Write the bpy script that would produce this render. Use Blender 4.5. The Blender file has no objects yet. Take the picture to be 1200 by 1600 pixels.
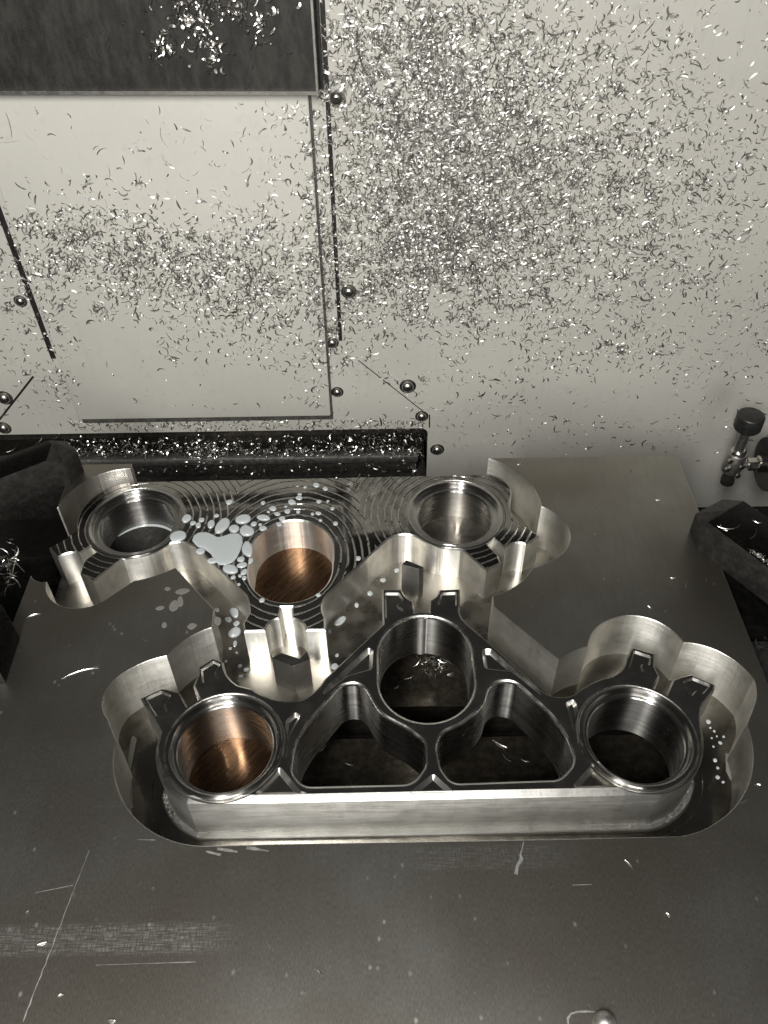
import bpy, bmesh, math, random
import numpy as np
from mathutils import Vector, Matrix
from mathutils.geometry import tessellate_polygon, delaunay_2d_cdt
random.seed(7); rng = np.random.default_rng(11)
S = bpy.context.scene
MM = 0.001

# ------------------------------------------------------------------ camera
F_PX, PITCH, ROLL, CAM_H = 1297.79, 0.7803, -0.0154, 379.02
cp, sp = math.cos(PITCH), math.sin(PITCH)
_fw = np.array([0, cp, -sp]); _r0 = np.array([1., 0, 0]); _u0 = np.array([0, sp, cp])
_c, _s = math.cos(ROLL), math.sin(ROLL)
_rt = _c * _r0 + _s * _u0; _up = -_s * _r0 + _c * _u0
cam_d = bpy.data.cameras.new('camera'); cam = bpy.data.objects.new('camera', cam_d)
S.collection.objects.link(cam); S.camera = cam
cam_d.sensor_fit = 'VERTICAL'; cam_d.sensor_height = 24; cam_d.lens = 24 * F_PX / 1600
cam_d.clip_start = 0.005; cam_d.clip_end = 50
cam.matrix_world = Matrix(((_rt[0], _up[0], -_fw[0], 0), (_rt[1], _up[1], -_fw[1], 0),
                           (_rt[2], _up[2], -_fw[2], CAM_H * MM), (0, 0, 0, 1)))
S.render.resolution_x, S.render.resolution_y = 768, 1024

# ------------------------------------------------------------------ world, lamps, exposure
W = bpy.data.worlds.new('World'); S.world = W; W.use_nodes = True
bg = W.node_tree.nodes['Background']
bg.inputs['Color'].default_value = (1.0, 0.98, 0.93, 1); bg.inputs['Strength'].default_value = 0.03
S.view_settings.view_transform = 'Standard'; S.view_settings.look = 'None'
S.view_settings.exposure = 0; S.view_settings.gamma = 1


def area_lamp(name, loc, target, sx, sy, power, col):
    d = bpy.data.lights.new(name, 'AREA'); d.shape = 'RECTANGLE'; d.size = sx * MM; d.size_y = sy * MM
    d.energy = power; d.color = col
    o = bpy.data.objects.new(name, d); S.collection.objects.link(o)
    o.location = Vector(loc) * MM
    o.rotation_euler = (Vector(target) - Vector(loc)).to_track_quat('-Z', 'Y').to_euler()
    return o


# the machine's work light bar high up in front, and a small lamp by the camera
area_lamp('work_light', (-170, -300, 660), (20, 600, 60), 80, 300, 9.7, (1.0, 0.983, 0.943))
area_lamp('door_light', (60, -480, 450), (20, 350, 0), 260, 260, 3.2, (1.0, 0.983, 0.943))
area_lamp('hand_lamp', (46, -45, 430), (20, 320, 0), 14, 14, 0.28, (1.0, 0.983, 0.943))


# ------------------------------------------------------------------ helpers
def ray(x, y): return _fw * F_PX + _rt * (x - 600) - _up * (y - 800)
def U(x, y, z=0.0):
    d = ray(x, y); t = (z - CAM_H) / d[2]; return (d[0] * t, d[1] * t)
def UY(x, y, Y):
    d = ray(x, y); t = Y / d[1]; return np.array([d[0] * t, Y, CAM_H + d[2] * t])
def px_at(x, y, Y): return UY(x, y, Y)[1] / ray(x, y)[1]     # mm per photo pixel at that depth


def tag(o, label=None, cat=None, group=None, kind=None):
    if label: o['label'] = label
    if cat: o['category'] = cat
    if group: o['group'] = group
    if kind: o['kind'] = kind
    return o


def empty(name, loc=(0, 0, 0)):
    o = bpy.data.objects.new(name, None); S.collection.objects.link(o)
    o.location = Vector(loc) * MM; o.empty_display_size = 0.01
    return o


def world_of(o):
    v = Vector((0, 0, 0))
    while o: v = v + Vector(o.location); o = o.parent
    return v


def link(name, V, Fc, mat, parent=None, sharp=32, origin=None):
    """V in millimetres, world space; origin (mm) becomes the object's own origin"""
    pw = world_of(parent) if parent else Vector((0, 0, 0))
    V = np.asarray(V, float).reshape(-1, 3) * MM
    og = np.array(origin if origin is not None else np.array(pw) / MM, float) * MM
    me = bpy.data.meshes.new(name)
    me.from_pydata((V - og).tolist(), [], Fc)
    me.validate()
    bm = bmesh.new(); bm.from_mesh(me); bmesh.ops.remove_doubles(bm, verts=bm.verts, dist=1e-6)
    bmesh.ops.recalc_face_normals(bm, faces=bm.faces); bm.to_mesh(me); bm.free()
    if sharp is not None:
        me.polygons.foreach_set('use_smooth', [True] * len(me.polygons))
        me.set_sharp_from_angle(angle=math.radians(sharp))
    me.materials.append(mat)
    o = bpy.data.objects.new(name, me); S.collection.objects.link(o)
    o.parent = parent; o.location = Vector(og) - pw
    return o


def arc3(a, m, b, step=1.0):
    a, m, b = map(np.asarray, (a, m, b))
    ax, ay = a; bx, by = m; cx, cy = b
    d = 2 * (ax * (by - cy) + bx * (cy - ay) + cx * (ay - by))
    if abs(d) < 1e-6: return [tuple(a), tuple(b)]
    ux = ((ax*ax+ay*ay)*(by-cy) + (bx*bx+by*by)*(cy-ay) + (cx*cx+cy*cy)*(ay-by)) / d
    uy = ((ax*ax+ay*ay)*(cx-bx) + (bx*bx+by*by)*(ax-cx) + (cx*cx+cy*cy)*(bx-ax)) / d
    R = math.hypot(ax-ux, ay-uy)
    t0, t1, t2 = (math.atan2(q[1]-uy, q[0]-ux) for q in (a, m, b))
    tw = 2 * math.pi
    ccw = ((t1 - t0) % tw) < ((t2 - t0) % tw)
    sw = (t2 - t0) % tw if ccw else -((t0 - t2) % tw)
    n = max(3, int(abs(sw) * R / step))
    return [(ux + R * math.cos(t0 + sw * i / n), uy + R * math.sin(t0 + sw * i / n)) for i in range(n + 1)]


def path(spec, z=0.0, step=1.0, closed=True):
    """spec: photo points (x,y) are corners, ('a',x,y) the middle point of an arc; ('m',X,Y) a corner in mm"""
    P = []
    for q in spec:
        if q[0] == 'a': P.append(('a', U(q[1], q[2], z)))
        elif q[0] == 'm': P.append(('p', (q[1], q[2])))
        else: P.append(('p', U(q[0], q[1], z)))
    out = []; n = len(P); i = 0
    while i < n:
        k, p = P[i]
        j = (i + 1) % n
        if P[j][0] == 'a':
            e = P[(i + 2) % n][1]; out += arc3(p, P[j][1], e, step)[:-1]; i += 2
        else:
            out.append(p); i += 1
    return clean(out)


def clean(L, eps=0.02):
    o = []
    for p in L:
        if not o or math.hypot(p[0]-o[-1][0], p[1]-o[-1][1]) > eps: o.append((float(p[0]), float(p[1])))
    if math.hypot(o[0][0]-o[-1][0], o[0][1]-o[-1][1]) < eps: o.pop()
    return o


def area2(L): return sum(L[i-1][0]*L[i][1] - L[i][0]*L[i-1][1] for i in range(len(L)))
def orient(L, ccw): return L if (area2(L) > 0) == ccw else L[::-1]


def fillet(L, r, step=0.8):
    n = len(L); out = []
    rs = r if isinstance(r, (list, tuple)) else [r] * n
    for i in range(n):
        p0, p1, p2 = (np.array(L[(i+k) % n], float) for k in (-1, 0, 1))
        a = p0 - p1; b = p2 - p1; la, lb = np.linalg.norm(a), np.linalg.norm(b); a /= la; b /= lb
        ang = math.acos(max(-1, min(1, float(a @ b))))
        if ang > 3.05 or rs[i] <= 0: out.append(tuple(p1)); continue
        t = min(rs[i] / math.tan(ang / 2), la * .48, lb * .48); rr = t * math.tan(ang / 2)
        h = (a + b) / np.linalg.norm(a + b); c = p1 + h * rr / math.sin(ang / 2)
        out += arc3(p1 + a * t, c - h * rr, p1 + b * t, step)
    return clean(out)


def circle(cx, cy, r, n=96): return [(cx + r*math.cos(2*math.pi*i/n), cy + r*math.sin(2*math.pi*i/n)) for i in range(n)]
def stadium(cx, cy, w, h, n=28):
    r = w / 2; d = h / 2 - r
    return [(cx + r*math.cos(math.pi*i/n), cy + d + r*math.sin(math.pi*i/n)) for i in range(n+1)] + \
           [(cx - r*math.cos(math.pi*i/n), cy - d - r*math.sin(math.pi*i/n)) for i in range(n+1)]


def inset(L, d):
    """move each vertex to the left of travel by d (into the material for CCW outers / CW holes)"""
    n = len(L); o = []
    for i in range(n):
        p0, p1, p2 = L[i-1], L[i], L[(i+1) % n]
        e1 = np.array([p1[0]-p0[0], p1[1]-p0[1]]); e2 = np.array([p2[0]-p1[0], p2[1]-p1[1]])
        e1 /= np.linalg.norm(e1)+1e-12; e2 /= np.linalg.norm(e2)+1e-12
        n1 = np.array([-e1[1], e1[0]]); n2 = np.array([-e2[1], e2[0]])
        m = n1 + n2; l = m @ m
        k = m * (2 / max(l, .2))
        ln = np.linalg.norm(k)
        if ln > 1.8: k = k / ln * 1.8
        o.append((p1[0] + k[0]*d, p1[1] + k[1]*d))
    return o


def inside(L, X, Y):
    L = np.asarray(L); c = np.zeros(len(X), bool); j = len(L)-1
    for i in range(len(L)):
        xi, yi = L[i]; xj, yj = L[j]
        if yi != yj: c ^= ((yi > Y) != (yj > Y)) & (X < (xj-xi)*(Y-yi)/(yj-yi)+xi)
        j = i
    return c


def cap(loops):
    """triangles of loops[0] minus the other loops, robust where loops touch"""
    co = []; ed = []
    for L in loops:
        b = len(co); n = len(L); co += [Vector(p) for p in L]; ed += [(b+i, b+(i+1) % n) for i in range(n)]
    v, _, f, *_r = delaunay_2d_cdt(co, ed, [], 0, 1e-4)
    P = np.array([(q.x, q.y) for q in v]); T = np.array([t for t in f])
    C = P[T].mean(1); k = inside(loops[0], C[:, 0], C[:, 1])
    for L in loops[1:]: k &= ~inside(L, C[:, 0], C[:, 1])
    return P, T[k]


def prism(outer, holes, zt, zb, cham=0.7, pockets=(), bottom=False, segs=1, cham0=None):
    """solid with vertical walls, chamfered top edges and optional shallow filleted pockets. returns V,F"""
    V = []; Fc = []
    loops = [orient(outer, True)] + [orient(h, False) for h in holes]
    tops = []
    ch_in = cham
    for li, L in enumerate(loops):
        n = len(L); rings = []; cham = cham0 if (li == 0 and cham0) else ch_in
        if callable(cham) or cham > 0:
            if callable(cham):
                rd = [cham(p) for p in L]; I = inset(L, 1.0)
                rings.append(([(p[0]+(q[0]-p[0])*c_[0], p[1]+(q[1]-p[1])*c_[0]) for p, q, c_ in zip(L, I, rd)], zt))
                rings.append((L, [zt-c_[1] for c_ in rd]))
            for k in range(segs + 1 if not callable(cham) else 0):
                t = k / segs; a = t * math.pi / 2
                rings.append((inset(L, cham * (1 - math.sin(a)) if segs > 1 else cham * (1 - t)),
                              zt - cham * ((1 - math.cos(a)) if segs > 1 else t)))
        else: rings.append((L, zt))
        tops.append(rings[0][0]); rings.append((L, zb))
        b = len(V)
        for R, z in rings: V += [(p[0], p[1], z[i] if isinstance(z, list) else z) for i, p in enumerate(R)]
        for k in range(len(rings) - 1):
            for i in range(n):
                j = (i + 1) % n
                Fc.append((b+k*n+i, b+k*n+j, b+(k+1)*n+j, b+(k+1)*n+i))
        if bottom: pass
    for (PL, dep, w) in pockets:
        L = orient(PL, False); tops.append(L); n = len(L); b = len(V); sg = 5
        for k in range(sg + 1):
            a = k / sg * math.pi / 2
            # S-shaped blend: round over then hollow fillet
            off = -w * (1 - math.cos(k / sg * math.pi)) / 2
            z = zt - dep * (1 - math.cos(k / sg * math.pi)) / 2 if k not in (0,) else zt
            R = L if k == 0 else inset(L, off)
            V += [(p[0], p[1], z) for p in R]
        for k in range(sg):
            for i in range(n):
                j = (i + 1) % n
                Fc.append((b+k*n+i, b+k*n+j, b+(k+1)*n+j, b+(k+1)*n+i))
        fl = b + sg * n
        tri = tessellate_polygon([[Vector((V[fl+i][0], V[fl+i][1], 0)) for i in range(n)]])
        Fc += [tuple(fl + q for q in t) for t in tri]
    for lp, z in ((tops, zt),) + (((loops, zb),) if bottom else ()):
        P, T = cap(lp); b = len(V); V += [(p[0], p[1], z) for p in P]; Fc += [tuple(int(b+q) for q in t) for t in T]
    return V, Fc


def lathe(cx, cy, prof, n=96):
    V = []; Fc = []
    for r, z in prof:
        V += [(cx + r*math.cos(2*math.pi*i/n), cy + r*math.sin(2*math.pi*i/n), z) for i in range(n)]
    for k in range(len(prof) - 1):
        for i in range(n):
            j = (i+1) % n
            Fc.append((k*n+i, k*n+j, (k+1)*n+j, (k+1)*n+i))
    return V, Fc


def cyl(a, b, prof, n=32):
    """solid of revolution along a->b; prof = [(t 0..1, radius)], closed with caps"""
    a = Vector(a); b = Vector(b); ax = (b - a); q = ax.to_track_quat('Z', 'Y')
    V = []; Fc = []
    for t, r in prof:
        for i in range(n):
            w = q @ Vector((r*math.cos(2*math.pi*i/n), r*math.sin(2*math.pi*i/n), 0)) + a + ax * t
            V.append(tuple(w))
    for k in range(len(prof)-1):
        for i in range(n):
            j = (i+1) % n; Fc.append((k*n+i, k*n+j, (k+1)*n+j, (k+1)*n+i))
    Fc.append(tuple(range(n))); Fc.append(tuple((len(prof)-1)*n + i for i in range(n)))
    return V, Fc


def box(x0, x1, y0, y1, z0, z1):
    V = [(x, y, z) for x in (x0, x1) for y in (y0, y1) for z in (z0, z1)]
    return V, [(0, 1, 3, 2), (4, 6, 7, 5), (0, 4, 5, 1), (2, 3, 7, 6), (0, 2, 6, 4), (1, 5, 7, 3)]


def bevbox(name, b, mat, parent=None, w=0.6, segs=2):
    V, Fc = box(*b)
    o = link(name, V, Fc, mat, parent, sharp=None)
    bm = bmesh.new(); bm.from_mesh(o.data)
    bmesh.ops.bevel(bm, geom=list(bm.edges), offset=w*MM, segments=segs, profile=.5, affect='EDGES')
    bm.to_mesh(o.data); bm.free()
    o.data.polygons.foreach_set('use_smooth', [True]*len(o.data.polygons)); o.data.set_sharp_from_angle(angle=math.radians(40))
    return o


def merge(*parts):
    V = []; Fc = []
    for v, f in parts:
        b = len(V); V += list(v); Fc += [tuple(b+i for i in t) for t in f]
    return V, Fc


# ------------------------------------------------------------------ materials
class NT:
    def __init__(s, name):
        s.m = bpy.data.materials.new(name); s.m.use_nodes = True
        s.t = s.m.node_tree; s.b = s.t.nodes['Principled BSDF']
        g = s.t.nodes.new('ShaderNodeNewGeometry')
        v = s.t.nodes.new('ShaderNodeVectorMath'); v.operation = 'SCALE'; v.inputs['Scale'].default_value = 1000
        s.t.links.new(g.outputs['Position'], v.inputs[0]); s.pos = v.outputs[0]; s.geo = g
    def n(s, typ, **kw):
        o = s.t.nodes.new(typ)
        for k, v in kw.items(): setattr(o, k, v)
        return o
    def set(s, sock, v):
        if hasattr(v, 'is_output') or isinstance(v, bpy.types.NodeSocket): s.t.links.new(v, sock)
        else: sock.default_value = v
    def math(s, op, a, b=0.0, c=None, clamp=False):
        o = s.n('ShaderNodeMath', operation=op, use_clamp=clamp); s.set(o.inputs[0], a); s.set(o.inputs[1], b)
        if c is not None: s.set(o.inputs[2], c)
        return o.outputs[0]
    def vm(s, op, a, b):
        o = s.n('ShaderNodeVectorMath', operation=op); s.set(o.inputs[0], a); s.set(o.inputs[1], b)
        return o.outputs['Value'] if op in ('DISTANCE', 'LENGTH', 'DOT_PRODUCT') else o.outputs[0]
    def scaled(s, sc, off=(0, 0, 0)):
        return s.vm('MULTIPLY', s.vm('SUBTRACT', s.pos, off), sc)
    def noise(s, sc, detail=4, rough=.55, vec=None):
        o = s.n('ShaderNodeTexNoise'); o.inputs['Scale'].default_value = 1; o.inputs['Detail'].default_value = detail
        o.inputs['Roughness'].default_value = rough
        s.t.links.new(vec if vec is not None else s.scaled((sc, sc, sc) if not isinstance(sc, tuple) else sc), o.inputs['Vector'])
        return o.outputs['Fac']
    def ramp(s, v, lo, hi, a=0.0, b=1.0, smooth=True):
        o = s.n('ShaderNodeMapRange', interpolation_type='SMOOTHSTEP' if smooth else 'LINEAR'); s.set(o.inputs[0], v)
        for i, q in enumerate((lo, hi, a, b)): s.set(o.inputs[i+1], q)
        return o.outputs[0]
    def mix(s, f, a, b):
        o = s.n('ShaderNodeMix', data_type='RGBA'); s.set(o.inputs[0], f)
        s.set(o.inputs[6], a if not isinstance(a, tuple) else (*a, 1)); s.set(o.inputs[7], b if not isinstance(b, tuple) else (*b, 1))
        return o.outputs[2]
    def bump(s, h, strength, dist=0.3, prev=None):
        o = s.n('ShaderNodeBump'); o.inputs['Strength'].default_value = strength; o.inputs['Distance'].default_value = dist * MM
        s.t.links.new(h, o.inputs['Height'])
        if prev is not None: s.t.links.new(prev, o.inputs['Normal'])
        return o.outputs[0]
    def out(s, color=None, rough=None, metal=None, normal=None, **kw):
        for k, v in (('Base Color', color), ('Roughness', rough), ('Metallic', metal), ('Normal', normal)):
            if v is None: continue
            s.set(s.b.inputs[k], (*v, 1) if isinstance(v, tuple) and len(v) == 3 else v)
        for k, v in kw.items(): s.set(s.b.inputs[k.replace('_', ' ')], v)
        return s.m
    def zt(s):
        o = s.n('ShaderNodeCombineXYZ'); o.inputs[2].default_value = 1; o.inputs[0].default_value = .001; return o.outputs[0]
    def xyz(s):
        o = s.n('ShaderNodeSeparateXYZ'); s.t.links.new(s.pos, o.inputs[0]); return o.outputs


def m_plate():
    k = NT('rolled_aluminium'); x, y, z = k.xyz()
    big = k.noise(.012, 3); mid = k.noise((.35, .05, .2), 4); fine = k.noise((2.2, .5, 1), 3)
    vo = k.n('ShaderNodeTexVoronoi'); vo.inputs['Scale'].default_value = 1; k.t.links.new(k.scaled((.14, .10, .1)), vo.inputs['Vector'])
    spots = k.math('MULTIPLY', k.ramp(vo.outputs['Distance'], .05, .16, 1, 0), k.ramp(k.noise(.06, 2), .5, .62))
    vo2 = k.n('ShaderNodeTexVoronoi'); vo2.inputs['Scale'].default_value = 1; k.t.links.new(k.scaled((.42, .24, .3)), vo2.inputs['Vector'])
    spots2 = k.math('MULTIPLY', k.ramp(vo2.outputs['Distance'], .06, .2, 1, 0), k.ramp(k.noise(.12, 2), .52, .64))
    # two rubbed streaks with a hatched grain
    def rub(X0, X1, Y0, Y1):
        ex = k.math('MULTIPLY', k.ramp(x, X0, X0+12), k.ramp(x, X1-30, X1, 1, 0))
        ey = k.math('MULTIPLY', k.ramp(y, Y0, Y0+3.2), k.ramp(y, Y1-3.2, Y1, 1, 0))
        return k.math('MULTIPLY', ex, ey)
    h = k.math('MULTIPLY', k.ramp(k.noise((.12, 1.9, 1), 3), .35, .7), k.ramp(k.noise((1.6, .25, 1), 3), .3, .65))
    rubs = k.math('MULTIPLY', k.math('ADD', rub(-180, -60, 118, 133), k.math('MULTIPLY', rub(5, 92, 151, 165), .45)), h)
    col = k.mix(k.ramp(big, .35, .68), (.33, .31, .275), (.43, .42, .385))
    col = k.mix(k.ramp(mid, .3, .75, 0, .2), col, (.26, .24, .21))
    col = k.mix(k.ramp(k.noise(.009, 2, .5, k.vm('MULTIPLY', k.vm('SUBTRACT', k.pos, (31, 7, 0)), (.0055, .007, .01))), .42, .66, 0, .5), col, (.23, .195, .155))  # brown mottling puts a warm reflection into the plate's colour
    col = k.mix(k.math('MULTIPLY', spots, .5), col, (.62, .61, .58))
    col = k.mix(k.math('MULTIPLY', spots2, .45), col, (.6, .59, .55))
    col = k.mix(k.math('MULTIPLY', rubs, 1.0, clamp=True), col, (.85, .84, .8))
    ro = k.math('ADD', k.ramp(fine, .3, .7, .375, .42), k.math('MULTIPLY', spots, .12))
    return k.out(col, ro, 1.0, k.bump(fine, .05, .04, k.bump(mid, .06, .12)))


def m_mill(name, base, rough, lines=2.2, amp=.25, wav=.35, vsa=.5):
    """side-milled wall: fine level lines and slow waviness"""
    k = NT(name); x, y, z = k.xyz()
    w = k.noise(.05, 2)
    ln = k.math('SINE', k.math('ADD', k.math('MULTIPLY', z, lines * 2.6), k.math('MULTIPLY', w, 14)))
    n2 = k.noise((.05, .05, 1.6), 3); blot = k.noise(.09, 4)
    sc = k.noise((1.1, 1.1, .08), 2)
    vs = k.noise((.22, .22, .006), 3, .6)
    nb = k.bump(vs, vsa, .55, k.bump(blot, wav, .5, k.bump(ln, amp, .05, k.bump(n2, .1, .08))))
    col = k.mix(k.ramp(blot, .35, .75), base, tuple(c*.78 for c in base))
    ro = k.math('ADD', k.ramp(n2, .3, .7, rough*.92, rough*1.1), k.ramp(sc, .4, .8, 0, .03))
    return k.out(col, ro, 1.0, nb, Anisotropic=.8, Tangent=k.zt())


def m_web_upper(cent):
    """wet face with the cutter's stepped rings round the three holes"""
    k = NT('cut_face_with_rings')
    x, y, z = k.xyz()
    ds = []
    for (cx, cy, r0, sy) in cent:
        p = k.vm('MULTIPLY', k.vm('SUBTRACT', k.pos, (cx, cy, 0)), (1, sy, 0))
        o = k.n('ShaderNodeVectorMath', operation='LENGTH'); k.t.links.new(p, o.inputs[0])
        ds.append(k.math('SUBTRACT', o.outputs['Value'], r0))
    d = k.math('MINIMUM', ds[0], k.math('MINIMUM', ds[1], ds[2]))
    wob = k.math('MULTIPLY', k.math('SUBTRACT', k.noise(.07, 2), .5), 2.2)
    ph = k.math('FRACT', k.math('DIVIDE', k.math('ADD', d, wob), 4.6))
    edge = k.math('MULTIPLY', k.ramp(ph, 0, .16), k.ramp(ph, .16, .34, 1, 0))
    edge2 = k.math('MULTIPLY', edge, k.ramp(k.noise(.1, 2), .28, .46))
    fine = k.noise(.9, 3)
    nb = k.bump(edge2, 1.0, .5, k.bump(k.noise(.05, 2), .2, .5))
    return k.out(k.mix(edge2, (.24, .233, .216), (.6, .59, .56)), k.math('ADD', k.ramp(fine, .3, .7, .05, .09), k.math('MULTIPLY', edge2, .2)), 1.0, nb)  # ridges get a brighter colour as painted glints, over the bump


def m_simple_metal(name, base, rough, bumpy=.12, sc=.25, bd=.4, rv=.06):
    k = NT(name); a = k.noise(sc, 3); b = k.noise(1.4, 3)
    return k.out(k.mix(k.ramp(b, .3, .75), base, tuple(c*.8 for c in base)), k.ramp(a, .3, .7, max(.03, rough-rv), rough+rv), 1.0, k.bump(a, bumpy, bd))


def m_brushed(name, ca, cb, rough, rot):
    k = NT(name); mp = k.n('ShaderNodeMapping'); mp.inputs['Rotation'].default_value = (0, 0, rot)
    k.t.links.new(k.pos, mp.inputs['Vector'])
    v = k.vm('MULTIPLY', mp.outputs[0], (.07, 1.3, 1)); st = k.noise(1, 3, .5, v)
    bl = k.noise(.05, 3)
    return k.out(k.mix(k.ramp(st, .3, .7), k.mix(k.ramp(bl, .35, .65), ca, tuple(c*.55 for c in ca)), cb), k.ramp(st, .3, .7, rough, rough+.04), 1.0, k.bump(st, .04, .06))


def m_paint(name, c, rough=.45, dirt=.2):
    k = NT(name); a = k.noise(.012, 4); b = k.noise(.12, 4); f = k.noise(1.2, 2); st = k.noise((.22, .22, .02), 3)
    col = k.mix(k.ramp(a, .3, .75, 0, dirt), c, tuple(q*.6 for q in c))
    col = k.mix(k.ramp(b, .55, .8, 0, dirt*1.6), col, tuple(q*.55 for q in c))
    col = k.mix(k.ramp(st, .55, .8, 0, dirt), col, tuple(q*.6 for q in c))
    return k.out(col, k.ramp(b, .3, .7, rough-.08, rough+.1), 0.0, k.bump(f, .06, .15))


def m_dark_steel(name, c, rough, metal=.7, streak=True, spec=.5):
    k = NT(name); a = k.noise((.16, .16, .06) if streak else .2, 5, .72); b = k.noise((.7, .7, .45) if streak else .7, 4, .7)
    col = k.mix(k.ramp(a, .35, .7), c, tuple(q*2.3 for q in c))
    col = k.mix(k.ramp(b, .5, .75, 0, .5), col, tuple(q*.5 for q in c))
    return k.out(col, k.ramp(b, .3, .7, rough-.1, rough+.12), metal, k.bump(b, .08, .15), Specular_IOR_Level=spec)


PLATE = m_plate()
MILL = m_mill('milled_wall', (.90, .885, .84), .43, amp=.12, wav=.15)
MILLC = m_mill('milled_wall_coarse', (.80, .785, .735), .46, lines=1.3, amp=.2, wav=.15, vsa=.3)
MILLF = m_mill('milled_front', (.62, .61, .58), .42, amp=.08, wav=.12, vsa=.12)
EDGE = m_simple_metal('rounded_edge', (.60, .585, .55), .30, .06, .2, .3)
POST = m_mill('milled_post', (.42, .41, .39), .36, amp=.15, wav=.1)
LOWTOP = m_simple_metal('polished_wet_web', (.62, .605, .57), .17, .12, .07, .7)
def m_bore():
    k = NT('turned_bore'); n2 = k.noise((.02, .02, .35), 3)
    return k.out((.42, .41, .39), k.ramp(n2, .3, .7, .26, .30), 1.0, None, Anisotropic=1.0, Tangent=k.zt())
RING = m_bore()
def m_floor():
    k = NT('pocket_floor'); a = k.noise(.06, 3); b = k.noise(.5, 3); x, y, z = k.xyz()
    n = k.math('MULTIPLY', k.math('SUBTRACT', k.noise(.11, 3), .5), 22)
    d1 = k.vm('DISTANCE', k.vm('MULTIPLY', k.pos, (1, 1, 0)), (-60, 270, 0))
    dry_bounce = k.ramp(k.math('ADD', d1, n), 22, 36, 1, 0)
    fr = k.math('MULTIPLY', k.ramp(k.math('ADD', y, k.math('MULTIPLY', n, .25)), 178, 186, 1, 0), k.math('MULTIPLY', k.ramp(x, -100, -86), k.ramp(x, 118, 135, 1, 0)))
    d3 = k.vm('DISTANCE', k.vm('MULTIPLY', k.pos, (1, 1, 0)), (66, 318, 0))
    dry_bounce = k.math('MAXIMUM', dry_bounce, fr)
    bounce_band = k.ramp(k.math('ADD', y, n), 282, 312)  # rear floor lightened to bounce more light onto the upper clamp's walls
    dry_bounce = k.math('MAXIMUM', dry_bounce, k.math('MULTIPLY', bounce_band, k.ramp(k.noise(.07, 3), .3, .6, .35, .95)))
    col = k.mix(dry_bounce, k.mix(k.ramp(a, .35, .7), (.42, .40, .365), (.22, .203, .175)), (.52, .49, .435))
    return k.out(col, k.mix(dry_bounce, k.ramp(a, .3, .7, .08, .2), (.42, .42, .42)), 1.0, k.bump(b, .08, .15, k.bump(a, .25, .8)))
FLOORM = m_floor()
COPPER = m_brushed('brown_brushed_metal', (.16, .092, .053), (.21, .125, .074), .26, -.9)
GREYDISC = m_simple_metal('dull_grey_metal', (.30, .28, .25), .42)
CHIP = m_simple_metal('bright_swarf', (.88, .865, .82), .30, .2, .8, .2)
SWARF = m_simple_metal('grey_swarf', (.62, .61, .58), .44, .2, .8, .2)
WALLP = m_paint('grey_paint', (.56, .546, .498))
PANELP = m_paint('grey_paint_panel', (.60, .586, .534), .42, .14)
COVERM = m_dark_steel('stained_dark_steel', (.022, .0205, .018), .5, .3)
BLACKOX = m_dark_steel('black_oxide', (.0025, .0024, .0022), .28, .2, False, .12)
BLACKLIT = m_dark_steel('black_oxide_lit', (.017, .0163, .015), .5, .3, False, .3)  # lighter copy for the clamp sides, lamp light put into its colour
BLACKPL = m_dark_steel('black_plastic', (.012, .012, .011), .42, 0.0, False)
DARKGAP = m_dark_steel('dark_gap', (.012, .011, .010), .6, .2, False)
PANELSHADE = m_dark_steel('panel_shade', (.05, .048, .043), .6, 0., False)
CHAN = m_dark_steel('channel_steel', (.06, .057, .051), .4, .6, False)
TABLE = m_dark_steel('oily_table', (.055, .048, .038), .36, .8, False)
SCREW = m_simple_metal('screw_steel', (.50, .485, .45), .33)
STEEL = m_simple_metal('bright_steel', (.66, .64, .60), .2)
GUN = m_simple_metal('gunmetal', (.42, .41, .385), .45)
SCR = m_simple_metal('fresh_scratch', (.66, .65, .62), .5)
k = NT('milky_coolant'); MILKY = k.out((.56, .60, .61), .12, 0.0, None, Specular_IOR_Level=.6, Alpha=.82, Coat_Weight=1.0, Coat_Roughness=.04)
k = NT('thin_coolant'); THIN = k.out((.17, .165, .15), .22, 0.0, None, Specular_IOR_Level=.5)

# ------------------------------------------------------------------ the setting: wall, channel, bed, table
YW = 620.0
def Z_at(x, y, Y=YW): return UY(x, y, Y)[2]
def X_at(x, y, Y=YW): return UY(x, y, Y)[0]
xc = X_at(668, 690); zc = Z_at(600, 670)

def slab_xz(loop, y0, y1):
    V = [(p[0], y0, p[1]) for p in loop] + [(p[0], y1, p[1]) for p in loop]; n = len(loop)
    tri = tessellate_polygon([[Vector((p[0], p[1], 0)) for p in loop]])
    Fc = [tuple(t) for t in tri] + [tuple(n+i for i in t) for t in tri] + [(i, (i+1) % n, n+(i+1) % n, n+i) for i in range(n)]
    return V, Fc

wl = fillet([(-520, zc), (xc, zc), (xc, -235), (560, -235), (560, 244), (-520, 244)], [0, 7, 0, 0, 0, 0])
wall = tag(link('back_wall', *slab_xz(wl, YW, YW+4), WALLP), 'light grey painted sheet metal wall speckled with chips', kind='structure')

def strip(name, a, b, w, t, mat, Y=YW, parent=wall):
    """a flat bar on the wall from photo point a to b, w mm wide, standing t mm off the wall"""
    A, B = UY(*a, Y), UY(*b, Y); d = (B-A)/np.linalg.norm(B-A); nrm = np.array([-d[2], 0, d[0]]) * w/2
    c = [A+nrm, A-nrm, B-nrm, B+nrm]
    V = [tuple(q) for q in c] + [(q[0], Y-t, q[2]) for q in c]
    return link(name, V, [(0, 1, 2, 3), (4, 5, 6, 7), (0, 1, 5, 4), (1, 2, 6, 5), (2, 3, 7, 6), (3, 0, 4, 7)], mat, parent)

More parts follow.
